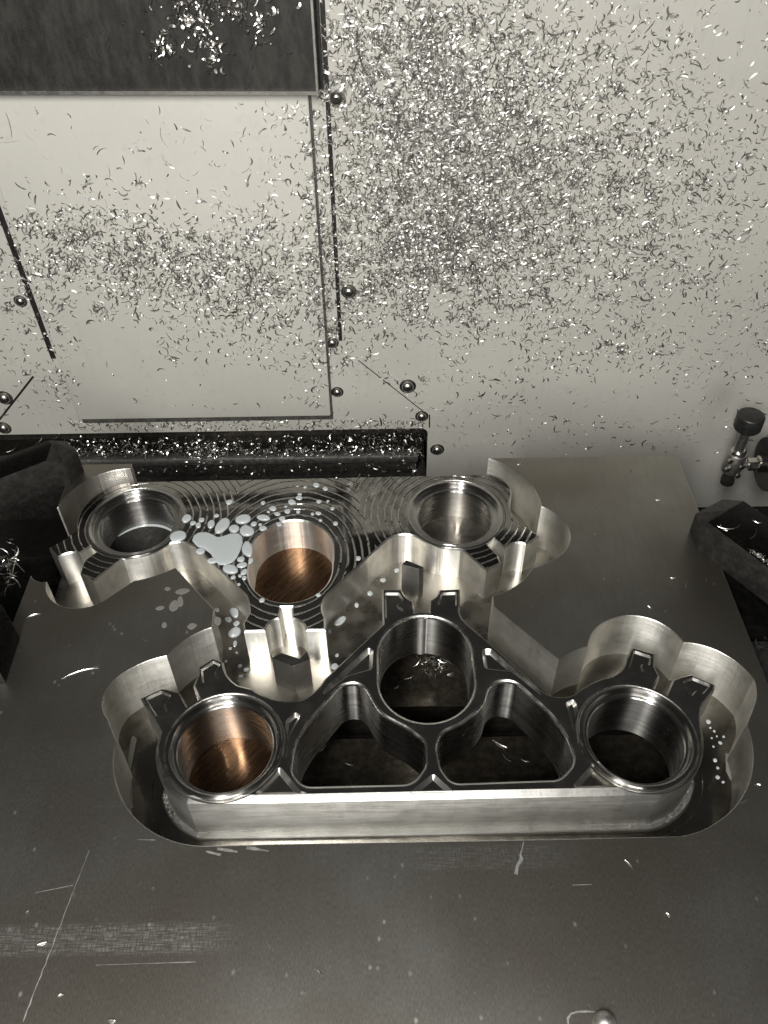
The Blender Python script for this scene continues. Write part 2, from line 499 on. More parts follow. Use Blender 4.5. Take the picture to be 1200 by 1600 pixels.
strip('seam_strip', (502, -30), (532, 532), 3.2, .5, DARKGAP)
strip('seam_strip', (-12, 300), (84, 560), 4.5, .5, DARKGAP)
strip('seam_strip', (560, 563), (668, 648), .8, .3, DARKGAP)
strip('seam_strip', (-6, 662), (52, 588), 1.8, .4, DARKGAP)
strip('seam_strip', (671, 648), (671, 668), 1.2, .3, DARKGAP)

def screw(x, y, r=9.0, Y=YW):
    c = UY(x, y, Y); R = r * px_at(x, y, Y)
    prof = [(0, R*1.25), (.12, R*1.3), (.16, R)] + [(.16+.84*math.sin(a), R*math.cos(a)) for a in (0.2, .5, .8, 1.1, 1.35, 1.52)]
    V, Fc = cyl((c[0], Y, c[2]), (c[0], Y-R*.95, c[2]), prof, 20)
    s1 = link('dome_screw', V, Fc, SCREW, wall, 50, origin=c)
    V, Fc = cyl((c[0], Y-R*.90, c[2]), (c[0], Y-R*.98, c[2]), [(0, R*.45), (1, R*.45)], 6)
    link('hex_socket', V, Fc, DARKGAP, s1)
for q in ((526, 153, 11), (545, 455, 9.5), (519, 535, 8), (637, 603, 10), (527, 612, 7.5), (659, 650, 8), (683, 702, 8.5),
          (7, 621, 10), (6, 668, 9), (32, 470, 8)): screw(*q)

# raised access panel
pxl, pxr = X_at(125, 650), X_at(517, 640); pzb = Z_at(320, 647)
panel = bevbox('access_panel', (pxl, pxr, YW-6, YW-2.7, pzb, 212), PANELP, None, 1.2, 3)
tag(panel, 'flat light grey raised wall panel at the left, chips on its lower half', 'panel')
YP = YW - 6
link('shade_strip', *box(pxl+2, pxr+1.5, YW-2.6, YW-.02, pzb-6.4, 205), PANELSHADE, panel)  # dark strip past the panel's edges, standing in for its gap shadow

# dark cover plate above the panel
cvx = X_at(494, 130, 604); cvz = Z_at(300, 146, 604)
cover = empty('cover_plate', (cvx-100, 604, cvz))
tag(cover, 'dark stained steel cover plate across the top left corner', 'cover')
V, Fc = box(-520, cvx, 604, 613, cvz, 420)
th = -0.016
V = [(a, b, c + (a-cvx)*th) for a, b, c in V]
link('sheet', V, Fc, COVERM, cover)
V, Fc = box(-520, cvx+1.2, 601.6, 603.8, cvz-1.6, cvz+.8); V = [(a, b, c + (a-cvx)*th) for a, b, c in V]
link('bottom_lip', V, Fc, GUN, cover)
V, Fc = box(cvx-.2, cvx+1.2, 601.7, 613, cvz+.9, 262); link('side_lip', V, Fc, GUN, cover)
V, Fc = box(-520, cvx+4, 613.1, 619.9, cvz-3.5+2, 262); V = [(a, b, c + (a-cvx)*th) for a, b, c in V]
link('backing', V, Fc, DARKGAP, cover)

# dark channel under the wall's left part with a rail in it
ch = bevbox('channel', (-520, xc+.5, YW+42, YW+48, -260, zc+14), CHAN); tag(ch, kind='structure')
o = bevbox('channel_end', (xc+.6, xc+4, YW+4.2, YW+48, -234, zc+14), CHAN); tag(o, kind='structure')
o = bevbox('channel_ledge', (-520, xc-2, YW+4.5, YW+41.5, zc-44, zc-40), TABLE); tag(o, kind='structure')
Zr = UY(400, 716, YW-3)[2]
rail = empty('guide_rail', (-200, YW-3, Zr)); tag(rail, 'narrow bright edged rail running along the dark channel behind the workpiece', 'rail')
bevbox('rail_bar', (-520, X_at(652, 712, YW-3), YW-9, YW+2, Zr-3.5, Zr+5.0), SCR, rail, 1.2, 2)
bevbox('rail_base', (-520, X_at(652, 712, YW-3)-1, YW-4, YW+3.9, Zr-22, Zr-3.7), CHAN, rail, .9, 2)
o = bevbox('channel_lower', (-520, xc-1, YW-2, YW+30, -260, Zr-22.2), CHAN); tag(o, kind='structure')

bed = link('machine_bed', *box(-620, 660, 40, YW+60, -262, -236), DARKGAP); tag(bed, kind='structure')
# table under the workpiece, with one T-slot
ZT = -74.0
y1 = U(660, 1104, ZT)[1]; y2 = U(660, 1152, ZT)[1]
tb = empty('machine_table', (0, 250, -235)); tag(tb, 'dark oily machine table seen through the openings of the workpiece', kind='structure')
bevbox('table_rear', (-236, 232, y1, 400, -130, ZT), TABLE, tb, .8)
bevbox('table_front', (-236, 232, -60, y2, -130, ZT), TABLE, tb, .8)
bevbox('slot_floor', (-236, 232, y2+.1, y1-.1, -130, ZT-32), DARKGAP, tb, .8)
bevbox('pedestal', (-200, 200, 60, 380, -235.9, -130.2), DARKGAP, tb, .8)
# bright lower rail ends seen past the left corner
# ------------------------------------------------------------------ the workpiece
ZU, ZL, ZF = -10.0, -1.0, -37.0          # upper part's face, lower part's face, pocket floor
XL, XR, YR = -214.6, 203.4, 434.4
wp = empty('machined_plate', (0, 250, -46))
tag(wp, 'thick aluminium plate with two fork clamps milled out of it, pockets round both', 'plate')
UC = [(-164.1, 387.3), (47.2, 390.5)]; LC = [(-82.8, 217.6), (127.0, 219.0)]
US = (-59.0, 351.9); LS = (21.5, 263.6)

# --- stock left standing at full height (one sheet: right, front and left)
rim = path([
    (763, 716.5), ('a', 817.5, 744), (845.5, 791.5), ('a', 888, 826), (868, 872.5), ('a', 852, 881), (831.5, 887.5),
    ('a', 803, 917), (769.5, 931), (772, 947), (873.2, 1031.3), ('a', 896, 1017), (918.5, 1010.5),
    ('a', 975, 962.3), (1068.5, 1004), ('a', 1136, 1025), (1178, 1062), ('a', 1181.5, 1082), (1178, 1102), (1166.5, 1132.5),
    ('a', 1173.5, 1210), (1120, 1284), ('a', 1092, 1299), (1060, 1306.5), (830, 1311.8), (430, 1318.6), (326, 1321.5),
    ('a', 225, 1290), (178.2, 1206), ('a', 177.6, 1182), (182, 1158), (168, 1122.5),
    ('a', 160.5, 1093), (183, 1058.6), ('a', 214, 1040), (260.5, 1025),
    ('a', 290, 999.5), (331, 980.5), (334.5, 952), (274, 886.5), ('a', 243, 899), (209.5, 907), (175, 929.7),
    ('a', 128, 949.5), (73, 908.5), ('a', 57, 907.5), ('m', XL, U(45, 899)[1])], 0.0, 1.0)
# path() treats the list as closed; close it round the outside of the plate
rim += fillet([(XL, U(45, 899)[1]-1), (XL, 40), (XR, 40), (XR, YR), (rim[0][0]+1, YR)], [0, 4, 4, 4, 0])
rim = clean(rim)
V, Fc = prism(rim, [], 0.0, -46, .35)
stock = link('stock', V, Fc, MILLC, wp, 30)
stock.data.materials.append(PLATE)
def face_mat(o, idx, fn):
    for p in o.data.polygons:
        c = o.matrix_basis @ p.center
        if fn(p): p.material_index = idx
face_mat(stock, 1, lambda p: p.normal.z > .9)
stock['label'] = 'dark dull plate face with bright milled pocket walls'

# --- stock left at the rear left corner
rem = path([(203.5, 732.3), ('a', 128, 755), (91.3, 792.5), ('m', XL, U(91.3, 792.5)[1]-.5), ('m', XL, YR), ('m', U(203.5, 732)[0], YR)], 0.0)
V, Fc = prism(rem, [], 0.0, -46, .3)
o = link('corner_stock', V, Fc, m_mill('milled_wall_dull', (.50, .48, .45), .42, lines=1.6, amp=.5), wp, 30)
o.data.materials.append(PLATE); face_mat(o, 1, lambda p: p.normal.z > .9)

# --- upper fork clamp
zu = ZU
up_out = path([
    (210.6, 752.3), (762.5, 740.5), ('a', 790, 752), (797, 781), ('a', 801, 803), (811, 815), (843.5, 837), (822, 850.5),
    ('a', 796, 851), (789.5, 856.5), (771, 841), (762, 850), (779, 868), ('a', 780, 873), (783.4, 879), (760.5, 892), (727, 862.5),
    ('a', 712, 854.8), (683, 853), ('a', 668, 848), (655, 841), ('a', 629, 834.8), (602, 846), (512, 928.5), ('a', 504, 945), (508, 964), (508.5, 985),
    (478.5, 985), ('a', 470, 971), (457, 966.5), (456, 948), (439, 948.5), (436, 966.5), ('a', 422, 972), (414.5, 986.2), (381, 987), (380, 973),
    (389, 958), ('a', 388.5, 944), (384, 930), (306, 855), ('a', 280, 847), (250, 855), ('a', 236, 862.5), (218, 868.5), ('a', 206, 869.5), (190, 874), (155, 900.5), (145.6, 909),
    (125, 896), ('a', 128, 883), (133, 874), (155, 858), (147, 849.5), (124, 864), ('a', 110, 863.5), (90, 871), (76, 855.5), (97, 843.5), (121, 828), ('a', 128, 795), (210.6, 752.3)], zu)
V, Fc = prism(up_out, [circle(*UC[0], 32), circle(*UC[1], 32), stadium(*US, 52, 69.4)], zu, ZF, .9)
RINGS = m_web_upper([(US[0], US[1], 26, .8), (UC[0][0], UC[0][1], 32, 1), (UC[1][0], UC[1][1], 32, 1)])
upc = link('upper_fork_clamp', V, Fc, MILL, wp, 30)
upc.data.materials.append(RINGS); face_mat(upc, 1, lambda p: p.normal.z > .9)
upc['label'] = 'rear fork clamp, wet face with cutter rings and milky coolant'
for c in UC:
    prof = [(32.2, zu-1.2), (32.2, zu+.1), (31.6, zu+.5), (30.2, zu+.5), (29.4, zu-.2), (28.6, zu-.6), (28.5, zu-2.2), (27.9, zu-2.7), (25.2, zu-2.8), (24.3, zu-3.6), (24.2, ZF+.3)]
    link('fork_bore', *lathe(*c, prof), RING, upc, 28)
# bore floors
def disc(name, c, r, z, mat, parent): return link(name, [(c[0]+r*math.cos(a), c[1]+r*math.sin(a), z) for a in np.linspace(0, 2*math.pi, 64, endpoint=False)], [tuple(range(64))], mat, parent)
disc('bore_floor', UC[0], 24.4, ZF+.25, DARKGAP, upc)
disc('bore_floor', UC[1], 24.4, ZF+.25, GREYDISC, upc)
st = stadium(*US, 52.5, 70)
o = link('bore_floor', [(p[0], p[1], ZF+.25) for p in st], [tuple(range(len(st)))], COPPER, upc); o['label'] = 'brown brushed floor of the rear stem hole'

# --- lower fork clamp
zl = ZL
lo_out = path([
    (291.7, 1252), ('a', 246, 1206), (243.5, 1165), (250.5, 1144), (233, 1111.7), (219, 1090), (252.7, 1074), (281, 1081.5),
    (292.5, 1103), (313, 1098), (301.5, 1071.5), (309, 1055), (309.5, 1042), (333, 1027), (349, 1034), ('a', 355, 1054), (372, 1070), (395, 1076),
    ('a', 430, 1092), (474, 1092), ('a', 491.7, 1079), (507, 1060), (570, 1001), (598, 975), (596.5, 920), (628, 920), ('a', 634, 931), (646, 939),
    (648, 955), ('a', 659, 965), (670, 954), (671, 937), ('a', 680, 932), (686, 920.5), (719, 919), (719, 944), ('a', 721, 963), (731, 975), (762, 1001),
    (836, 1068), ('a', 866, 1087), (906, 1077.5), ('a', 923, 1067), (944, 1058.7), ('a', 965, 1051), (977, 1030), (988, 1010), (1024, 1021), (1024, 1042), (1031, 1057),
    (1020, 1077), (1040, 1087), (1051, 1062), (1063, 1057), (1080, 1052.5), (1118.5, 1069), (1116, 1079), (1098, 1102), ('a', 1095, 1122), (1100, 1150),
    ('a', 1096, 1192), (1034, 1238), (960, 1239.5), (430, 1250.5)], zl)
def fp(pts, r, z=zl): return fillet([U(x, y, z) for x, y in pts], r)
winL = fp([(456, 1205), (463, 1160), (482, 1130), (535, 1068), (566, 1068), (592, 1115), (637, 1139), (664, 1160), (664, 1195), (645, 1223), (474, 1227)],
          [10, 26, 12, 10, 10, 22, 26, 7, 7, 10, 9])
winR = fp([(690, 1200), (683, 1165), (690, 1145), (720, 1132), (756, 1105), (768, 1066), (803, 1063), (862, 1118), (884, 1150), (896, 1182), (893, 1196), (874, 1216), (706, 1222)],
          [9, 9, 9, 26, 22, 10, 10, 26, 26, 8, 8, 9, 9])
pk = [(fp([(437, 1196), (470, 1236), (486, 1240), (398, 1242), (402, 1230)], 2.2), 2.6, 2.4),
      (fp([(932, 1186), (952, 1207), (978, 1230), (890, 1232), (905, 1216)], 2.2), 2.6, 2.4),
      (fp([(677, 1208), (706, 1234), (708, 1238), (640, 1240), (642, 1236)], 2.2), 2.0, 2.2),
      (fp([(752, 1013), (768, 1014), (838, 1074), (852, 1092), (800, 1050), (757, 1045)], 2.4), 2.6, 2.2),
      (fp([(584, 1003), (582, 1046), (545, 1056), (497, 1092), (512, 1070)], 2.4), 2.6, 2.2),
      (fp([(447, 1125), (462, 1112), (470, 1118), (452, 1152), (447, 1186), (440, 1180)], 1.8), 2.0, 1.6),
      (fp([(884, 1098), (898, 1090), (904, 1112), (906, 1150), (903, 1168), (893, 1130)], 1.8), 2.0, 1.6)]
for q in ([(226, 1091), (252, 1079), (268, 1086), (258, 1100), (262, 1112), (244, 1120)], [(314, 1045), (334, 1032), (345, 1038), (336, 1050), (344, 1060), (316, 1068)],
          [(601, 926), (624, 926), (631, 937), (620, 946), (634, 953), (602, 968)], [(690, 926), (714, 925), (714, 950), (700, 940), (682, 948)],
          [(990, 1016), (1018, 1025), (1016, 1040), (1002, 1037), (1008, 1052), (982, 1044)], [(1066, 1064), (1082, 1058), (1112, 1070), (1098, 1086), (1090, 1078), (1080, 1090)]):
    pk.append((fp(q, 1.2), 1.4, .9))
V, Fc = prism(lo_out, [circle(*LC[0], 29.3), circle(*LC[1], 29.3), stadium(*LS, 51, 68.6), winL, winR], zl, ZF, 2.3, pockets=pk, segs=4, cham0=lambda p: (1.0+2.0*min(1, max(0, (222-p[1])/16)), 1.0+1.8*min(1, max(0, (222-p[1])/16))))
loc_ = link('lower_fork_clamp', V, Fc, MILLF, wp, 30)
loc_.data.materials.append(LOWTOP)
hole_r = lambda p: False
def inner_or_top(p):
    return p.normal.z >= .9
face_mat(loc_, 1, inner_or_top)
# the walls of the stem hole and of the two windows are finish-bored and dark
loc_.data.materials.append(RING)
def in_hole(p):
    if abs(p.normal.z) > .5: return False
    x = p.center.x*1000 + 0; y = p.center.y*1000 + 250
    if abs(x-LS[0]) < 25.9 and abs(y-LS[1]) < 34.7: return True
    return (-42 < x < 22 or 22 < x < 93) and 197 < y < 266 and y > 196
wx = [q for q in winL] + [q for q in winR]
wset = np.array(wx)
LA = np.array(lo_out); LB_ = np.roll(LA, -1, 0)
def on_window(p):
    if abs(p.normal.z) > .5: return False
    q = np.array([p.center.x*1000, p.center.y*1000 + 250]); e = LB_ - LA
    t = np.clip(((q-LA)*e).sum(1)/np.maximum((e*e).sum(1), 1e-9), 0, 1)
    return float(np.min(np.linalg.norm(LA+e*t[:, None]-q, axis=1))) > 1.0
face_mat(loc_, 2, on_window)
loc_.data.materials.append(EDGE); face_mat(loc_, 3, lambda p: .12 < p.normal.z < .9 and (p.center.y*1000 + 250 > 200 or p.center.z*1000 - 46 < zl - 3))
loc_['label'] = 'front fork clamp with two triangular windows and an oval stem hole'
for c in LC:
    prof = [(29.4, zl-1.6), (29.4, zl+.5), (28.9, zl+1.1), (28.0, zl+1.2), (27.2, zl+.8), (26.7, zl-.2), (26.5, zl-2.2), (25.9, zl-2.6), (24.8, zl-2.7), (24.2, zl-3.4), (24.2, ZF+1)]
    link('fork_bore', *lathe(*c, prof), RING, loc_, 28)
o = disc('bore_floor', LC[0], 24.4, ZF+.9, COPPER, loc_); o['label'] = 'brown brushed floor of the front left bore'

# --- pocket floor with the through openings
fl = [(XL+.2, 41), (XR-.2, 41), (XR-.2, YR-.2), (XL+.2, YR-.2)]
grow = lambda L, d: inset(orient(L, False), d)
V, Fc = prism(fl, [circle(*LC[1], 26), stadium(*LS, 53, 70.5), inset(orient(winL, False), .8), inset(orient(winR, False), .8)], ZF, ZF-1.6, 0, bottom=True)
fo = link('pocket_floor', V, Fc, FLOORM, wp, 30)

# --- step left by the cutter round the foot of the front clamp
def ledge(name, pts, o0, o1, h, mat, fade=10):
    n = len(pts); V = []; Fc = []
    for i, p in enumerate(pts):
        e = np.array(pts[min(i+1, n-1)]) - np.array(pts[max(i-1, 0)]); e /= np.linalg.norm(e); nr = np.array([e[1], -e[0]])
        f_ = min(1, i/fade, (n-1-i)/fade); f_ = .02 + .98*f_
        for o_, z_ in ((o0, 0), (o0, h), (o0+(o1-o0-.6)*f_, h), (o0+(o1-o0)*f_, h-.5), (o0+(o1-o0)*f_+.1, 0)):
            V.append((p[0]+nr[0]*o_, p[1]+nr[1]*o_, ZF+z_))
    for i in range(n-1):
        for k_ in range(4): Fc.append((5*i+k_, 5*i+k_+1, 5*i+5+k_+1, 5*i+5+k_))
    return link(name, V, Fc, mat, wp, 30)
L = orient(lo_out, True); k0 = max(range(len(L)), key=lambda i: L[i][1]); L = L[k0:] + L[:k0]
fr_ = [p for p in L if p[1] < 222]
dn = [fr_[0]]
for p, q in zip(fr_[:-1], fr_[1:]):
    m_ = max(1, int(math.hypot(q[0]-p[0], q[1]-p[1])/4)); dn += [(p[0]+(q[0]-p[0])*i/m_, p[1]+(q[1]-p[1])*i/m_) for i in range(1, m_+1)]
ledge('foot_step', dn, -.3, 3.4, 2.4, MILLF)
ledge('cutter_ridge', [p for p in dn if p[0] < -72], 8.5, 11.5, 1.0, FLOORM, 5)
ledge('cutter_ridge', [p for p in dn if p[0] > 118], 7.0, 8.0, .9, FLOORM, 5)
# --- unmachined posts standing in front of the slits
def post(pts, z, extra=None, mat=POST):
    V, Fc = prism([U(x, y, z) for x, y in pts], [], z, ZF, .15)
    o = link('leftover_post', V, Fc, mat, wp, 25); o.data.materials.append(LOWTOP); face_mat(o, 1, lambda p: p.normal.z > .9)
post([(424.5, 1028), (440, 1020), (468, 1029), (480, 1017), (484, 1030), (472, 1036), (457, 1041)], ZU)
post([(627.5, 882), (635, 875), (662, 886), (655, 889.5)], ZU)

# --- scratches and smears on the face (thin raised burrs and rubbed marks)
def mark(pts, w0, w1, z=.03, mat=SCR):
    P = [np.array(U(x, y, 0)) for x, y in pts]; V = []; n = len(P)
    for i, p in enumerate(P):
        d = P[min(i+1, n-1)] - P[max(i-1, 0)]; d /= np.linalg.norm(d); nr = np.array([-d[1], d[0]])
        w = (w0 + (w1-w0)*i/(n-1)) * (.6 + .7*random.random()) / 2
        V += [(*(p+nr*w), z), (*(p-nr*w), z)]
    link('scratch', V, [(2*i, 2*i+1, 2*i+3, 2*i+2) for i in range(n-1)], mat, wp, None)
def seg(a, b, n): return [(a[0]+(b[0]-a[0])*i/n + random.uniform(-.8, .8), a[1]+(b[1]-a[1])*i/n) for i in range(n+1)]
mark(seg((140, 1328), (36, 1596), 30), .25, .55)
mark(seg((55, 1395), (115, 1383), 8), .2, .5)
mark([(818, 1316), (816, 1326), (813, 1335), (815, 1342), (808, 1354), (806, 1366)], .5, 2.2)
mark(seg((95, 1060), (155, 1040), 6), .2, .35)
mark(seg((340, 1326), (372, 1331), 6), 1.5, .8); mark(seg((385, 1324), (420, 1330), 6), 2.2, .6); mark(seg((322, 1330), (345, 1336), 5), .6, 1.6)
mark(seg((215, 1312), (243, 1312.5), 5), .3, .4); mark(seg((895, 1383), (925, 1382), 5), .2, .35); mark(seg((150, 1508), (305, 1503), 10), .15, .3)

# ------------------------------------------------------------------ black strap clamps on the plate
def poly_obj(name, V, Fc, mat, parent, bev=.5):
    o = link(name, V, Fc, mat, parent, None)
    bm = bmesh.new(); bm.from_mesh(o.data)
    bmesh.ops.bevel(bm, geom=[e for e in bm.edges if e.calc_face_angle(0) > .15], offset=bev*MM, segments=2, profile=.5, affect='EDGES')
    bm.to_mesh(o.data); bm.free()
    o.data.polygons.foreach_set('use_smooth', [True]*len(o.data.polygons)); o.data.set_sharp_from_angle(angle=math.radians(38))
    return o

def strap(label, nose, nose_h, top, h, away, length):
    """nose: three plate-level points near side -> tip -> far side; top: edge points of the flat top, near side -> far side"""
    nose = [np.array(q, float) for q in nose]; top = [np.array(q, float) for q in top]
    d = np.array(away, float) - nose[0]; d /= np.linalg.norm(d)
    root = empty('strap_clamp', (*nose[0], .05)); tag(root, label, 'clamp', 'black strap clamps on the plate')
    near, far = nose[0] + d*length, nose[2] + d*length
    V = [(*p, .05) for p in (nose[0], near, far, nose[2], nose[1])] + [(*p, nose_h) for p in (nose[0], nose[2], nose[1])]
    V += [(*p, h) for p in (nose[0] + d*(d @ (top[0]-nose[0])), near, far, nose[2] + d*(d @ (top[2]-nose[2])), top[1])]
    Fc = [(0, 1, 2, 3, 4), (8, 9, 10, 11, 12), (0, 1, 9, 8, 5), (2, 3, 6, 11, 10), (1, 2, 10, 9), (0, 4, 7, 5), (4, 3, 6, 7), (5, 7, 12), (5, 12, 8), (7, 6, 11), (7, 11, 12)]
    o = poly_obj('bar', V, Fc, BLACKOX, root, .45); o.data.materials.append(BLACKLIT); face_mat(o, 1, lambda p: p.normal.z < .97)
    return root

strap('black strap clamp gripping the right edge of the plate', [U(1088, 858), U(1077, 829), U(1119, 806)], 15,
      [U(1106, 815, 24), U(1136, 797, 24), U(1168.7, 778.8, 24)], 24, U(1200, 945.6), 150)
strap('black strap clamp with a chamfered nose at the rear left corner', [U(110.8, 755.7), U(131.8, 736), U(116, 722)], 19,
      [U(71.8, 721, 25), U(80.5, 694.4, 25), U(67, 673.4, 25)], 25, U(0, 800), 150)
rl = empty('strap_clamp', (*U(0, 1030), 0)); tag(rl, 'black clamp end at the left edge of the frame, below the corner', 'clamp', 'black strap clamps on the plate')
a, b_, c_ = (np.array(U(*q)) for q in ((19, 975), (31, 997), (9, 1067)))
bs = [a, b_, c_, c_ + np.array([-60, -6]), a + np.array([-60, -2])]
V = [(*p, .05) for p in bs] + [(*p, 18.0) for p in bs]
poly_obj('bar', V, [(0, 1, 2, 3, 4), (5, 6, 7, 8, 9)] + [(i, (i+1) % 5, 5+(i+1) % 5, 5+i) for i in range(5)], BLACKOX, rl)

# blocks beyond the plate's edges on which the clamps and hoses stand
o = bevbox('riser_block', (206, 330, 300, 352, -60, -18), BLACKOX); tag(o, 'black riser block beyond the right edge, under the strap clamp', 'block')
o = bevbox('riser_block', (206.5, 300, 215, 298, -60, -30), BLACKPL); tag(o, 'dark wet block beside the right edge with stringy chips on it', 'block')
o = bevbox('riser_block', (-330, -217.5, 338, 372, -60, -26), BLACKOX); tag(o, 'black block beyond the left edge beside the rear left corner', 'block')
o = bevbox('steel_bar', (-330, -219, U(60, 879, -60)[1]-3, U(60, 879, -60)[1]+3, -66, -60), STEEL); tag(o, 'thin bright steel bar behind the left corner of the plate', 'bar')

# ------------------------------------------------------------------ coolant valve at the right
YV = 520.0
g = lambda u, v: UY(1060+u/8.571, 620+v/8.571, YV)
pm = px_at(1150, 700, YV)
vr = empty('coolant_valve', tuple(g(650, 1130))); tag(vr, 'small coolant valve with a black knob on a steel stem', 'valve')
R = 20.5*pm
ax0 = g(985, 235); ax1 = g(915, 420)
link('knob', *cyl(ax0, ax1 + np.array([0, 0, 0]), [(0, R*.86), (.06, R*.97), (.14, R), (.9, R), (1, R*.93)], 40), BLACKPL, vr, 40)
link('stem', *cyl(g(915, 420), g(795, 745), [(0, 7.6*pm), (1, 7.6*pm)], 24), GUN, vr, 40)
link('collar', *cyl(g(812, 705), g(795, 765), [(0, 9.5*pm), (.3, 12*pm), (1, 12.3*pm)], 28), STEEL, vr, 40)
body = link('body', *cyl(g(800, 750), g(690, 1000), [(0, 14*pm), (.05, 15.2*pm), (.92, 15.2*pm), (1, 12*pm)], 36), GUN, vr, 40)
for (u, v) in ((815, 870), (765, 985), (625, 900), (665, 790)):
    c = g(u, v); link('set_screw', *cyl((c[0], YV-15.4*pm, c[2]), (c[0]-.3, YV-11*pm, c[2]), [(0, 3.4*pm), (.1, 4.4*pm), (1, 4.4*pm)], 16), SCREW, body, 40)
link('bottom_cap', *cyl(g(675, 1030), g(650, 1150), [(0, 8*pm), (.3, 9.5*pm), (.45, 10.6*pm), (.95, 10.6*pm), (1, 9.6*pm)], 28), BLACKPL, vr, 40)
link('side_pipe', *cyl(g(760, 905), g(960, 905), [(0, 5.5*pm), (1, 5.5*pm)], 20), GUN, vr, 40)
link('hex_nut', *cyl(g(930, 905), g(1055, 900), [(0, 9*pm), (.1, 10.5*pm), (.9, 10.5*pm), (1, 9*pm)], 6), STEEL, vr, 30)
link('fitting', *cyl(g(1055, 900), g(1180, 900), [(0, 11*pm), (.15, 13.5*pm), (1, 13.5*pm)], 28), STEEL, vr, 40)
hb = empty('hose_boss', tuple(g(1280, 1500))); tag(hb, 'dark round boss at the right edge holding the coolant valve', 'fitting')
rc = g(1230, 900); R1 = 43*pm; R0 = 17*pm; n = 48; V = []; Fc = []
for (r, xo) in ((R0, 4), (R1, 0), (R1*1.02, 2), (R1*1.02, 16), (R0, 16)):
    for i in range(n):
        t = 2*math.pi*i/n; V.append((rc[0]-8*pm+xo, rc[1]+r*math.sin(t), rc[2]+r*math.cos(t)))
Fc = [(k_*n+i, k_*n+(i+1) % n, ((k_+1) % 5)*n+(i+1) % n, ((k_+1) % 5)*n+i) for k_ in range(5) for i in range(n)]
link('flange', V, Fc, BLACKPL, hb, 35)
c = g(1260, 1200); poly_obj('arm', *box(c[0]-6*pm, c[0]+50, YV-14, YV+14, -90, rc[2]-30*pm), BLACKPL, hb)

# ------------------------------------------------------------------ coolant: pool and drops
def drop_mesh(outline, h):
    n = len(outline); c = np.mean(outline, 0); V = []; Fc = []
    prof = [(1.0, 0), (.985, .35), (.93, .66), (.8, .87), (.55, .97), (.25, 1.0)]
    for s_, z in prof: V += [(c[0]+(p[0]-c[0])*s_, c[1]+(p[1]-c[1])*s_, z*h) for p in outline]
    V.append((c[0], c[1], h))
    for k_ in range(len(prof)-1):
        for i in range(n): Fc.append((k_*n+i, k_*n+(i+1) % n, (k_+1)*n+(i+1) % n, (k_+1)*n+i))
    b = (len(prof)-1)*n
    for i in range(n): Fc.append((b+i, b+(i+1) % n, len(V)-1))
    return V, Fc

def blob(rx, ry, rot, n=20, wob=.12):
    ph = [random.uniform(0, 6.3) for _ in range(3)]; am = [random.uniform(0, wob)/(k_+1) for k_ in range(3)]
    o = []
    for i in range(n):
        t = 2*math.pi*i/n; r = 1 + sum(am[k_]*math.cos((k_+2)*t+ph[k_]) for k_ in range(3))
        x, y = rx*r*math.cos(t), ry*r*math.sin(t)
        o.append((x*math.cos(rot)-y*math.sin(rot), x*math.sin(rot)+y*math.cos(rot)))
    return o

pool = [(120, 375), (128, 350), (150, 336), (185, 334), (215, 345), (240, 360), (270, 352), (300, 342), (335, 340), (355, 352), (358, 385), (345, 425), (330, 455), (308, 478), (275, 490), (248, 488), (225, 468), (208, 436), (180, 415), (145, 402)]
pp = fillet([U(260+u/3, 720+v/3, ZU) for u, v in pool], 3, 1.2)
V, Fc = drop_mesh(pp, 1.0); V = [(a, b, c+ZU+.02) for a, b, c in V]
tag(link('coolant_pool', V, Fc, MILKY, None, 60, origin=(*np.mean(pp, 0), ZU)), 'largest milky white coolant pool on the rear clamp face, kidney shaped', 'coolant')

drops = [(55,355,38,25),(95,272,22,18),(263,305,31,35),(318,320,25,17),(377,330,32,26),(360,275,35,22),(380,415,26,35),(300,510,38,20),(350,463,17,13),(355,490,25,12),(365,522,14,15),
 (210,298,18,18),(150,303,14,11),(165,278,15,9),(125,293,14,9),(455,268,32,13),(410,297,14,11),(453,318,18,11),(543,272,16,10),(500,225,18,10),(520,250,15,8),(588,195,18,12),(622,175,16,9),(625,158,10,6),
 (568,238,14,10),(618,240,10,7),(703,115,16,10),(745,132,13,8),(715,192,12,8),(757,190,8,5),(778,225,10,7),(712,247,14,8),(685,250,9,6),(722,280,9,6),(793,295,12,9),(650,125,8,5),(453,198,11,8),(295,195,16,11),
 (313,547,12,8),(365,550,12,9),(340,580,8,6),(900,458,13,9),(712,630,12,8),(448,655,13,10),(160,425,22,14),(215,470,26,12),(345,540,9,7),(395,470,10,14),(530,300,12,8),(235,258,12,8),(440,300,9,6),(478,240,8,5),(560,215,7,5)]
def add_drop(x, y, rx, ry, z, mat, label, group, rot=0., h=None, name='coolant_droplet', wob=.12):
    c = U(x, y, z); e = U(x+1, y, z); sc = math.hypot(e[0]-c[0], e[1]-c[1]); f2 = U(x, y+1, z); sy = math.hypot(f2[0]-c[0], f2[1]-c[1])
    o2 = blob(rx*sc, ry*sy, rot, wob=wob); hh = h or min(1.6, .42*min(rx*sc, ry*sy)+.1)
    V, Fc = drop_mesh(np.array(o2), hh); V = [(a+c[0], b+c[1], q+z+.02) for a, b, q in V]
    return tag(link(name, V, Fc, mat, None, 60, origin=(c[0], c[1], z)), label, 'droplet', group)
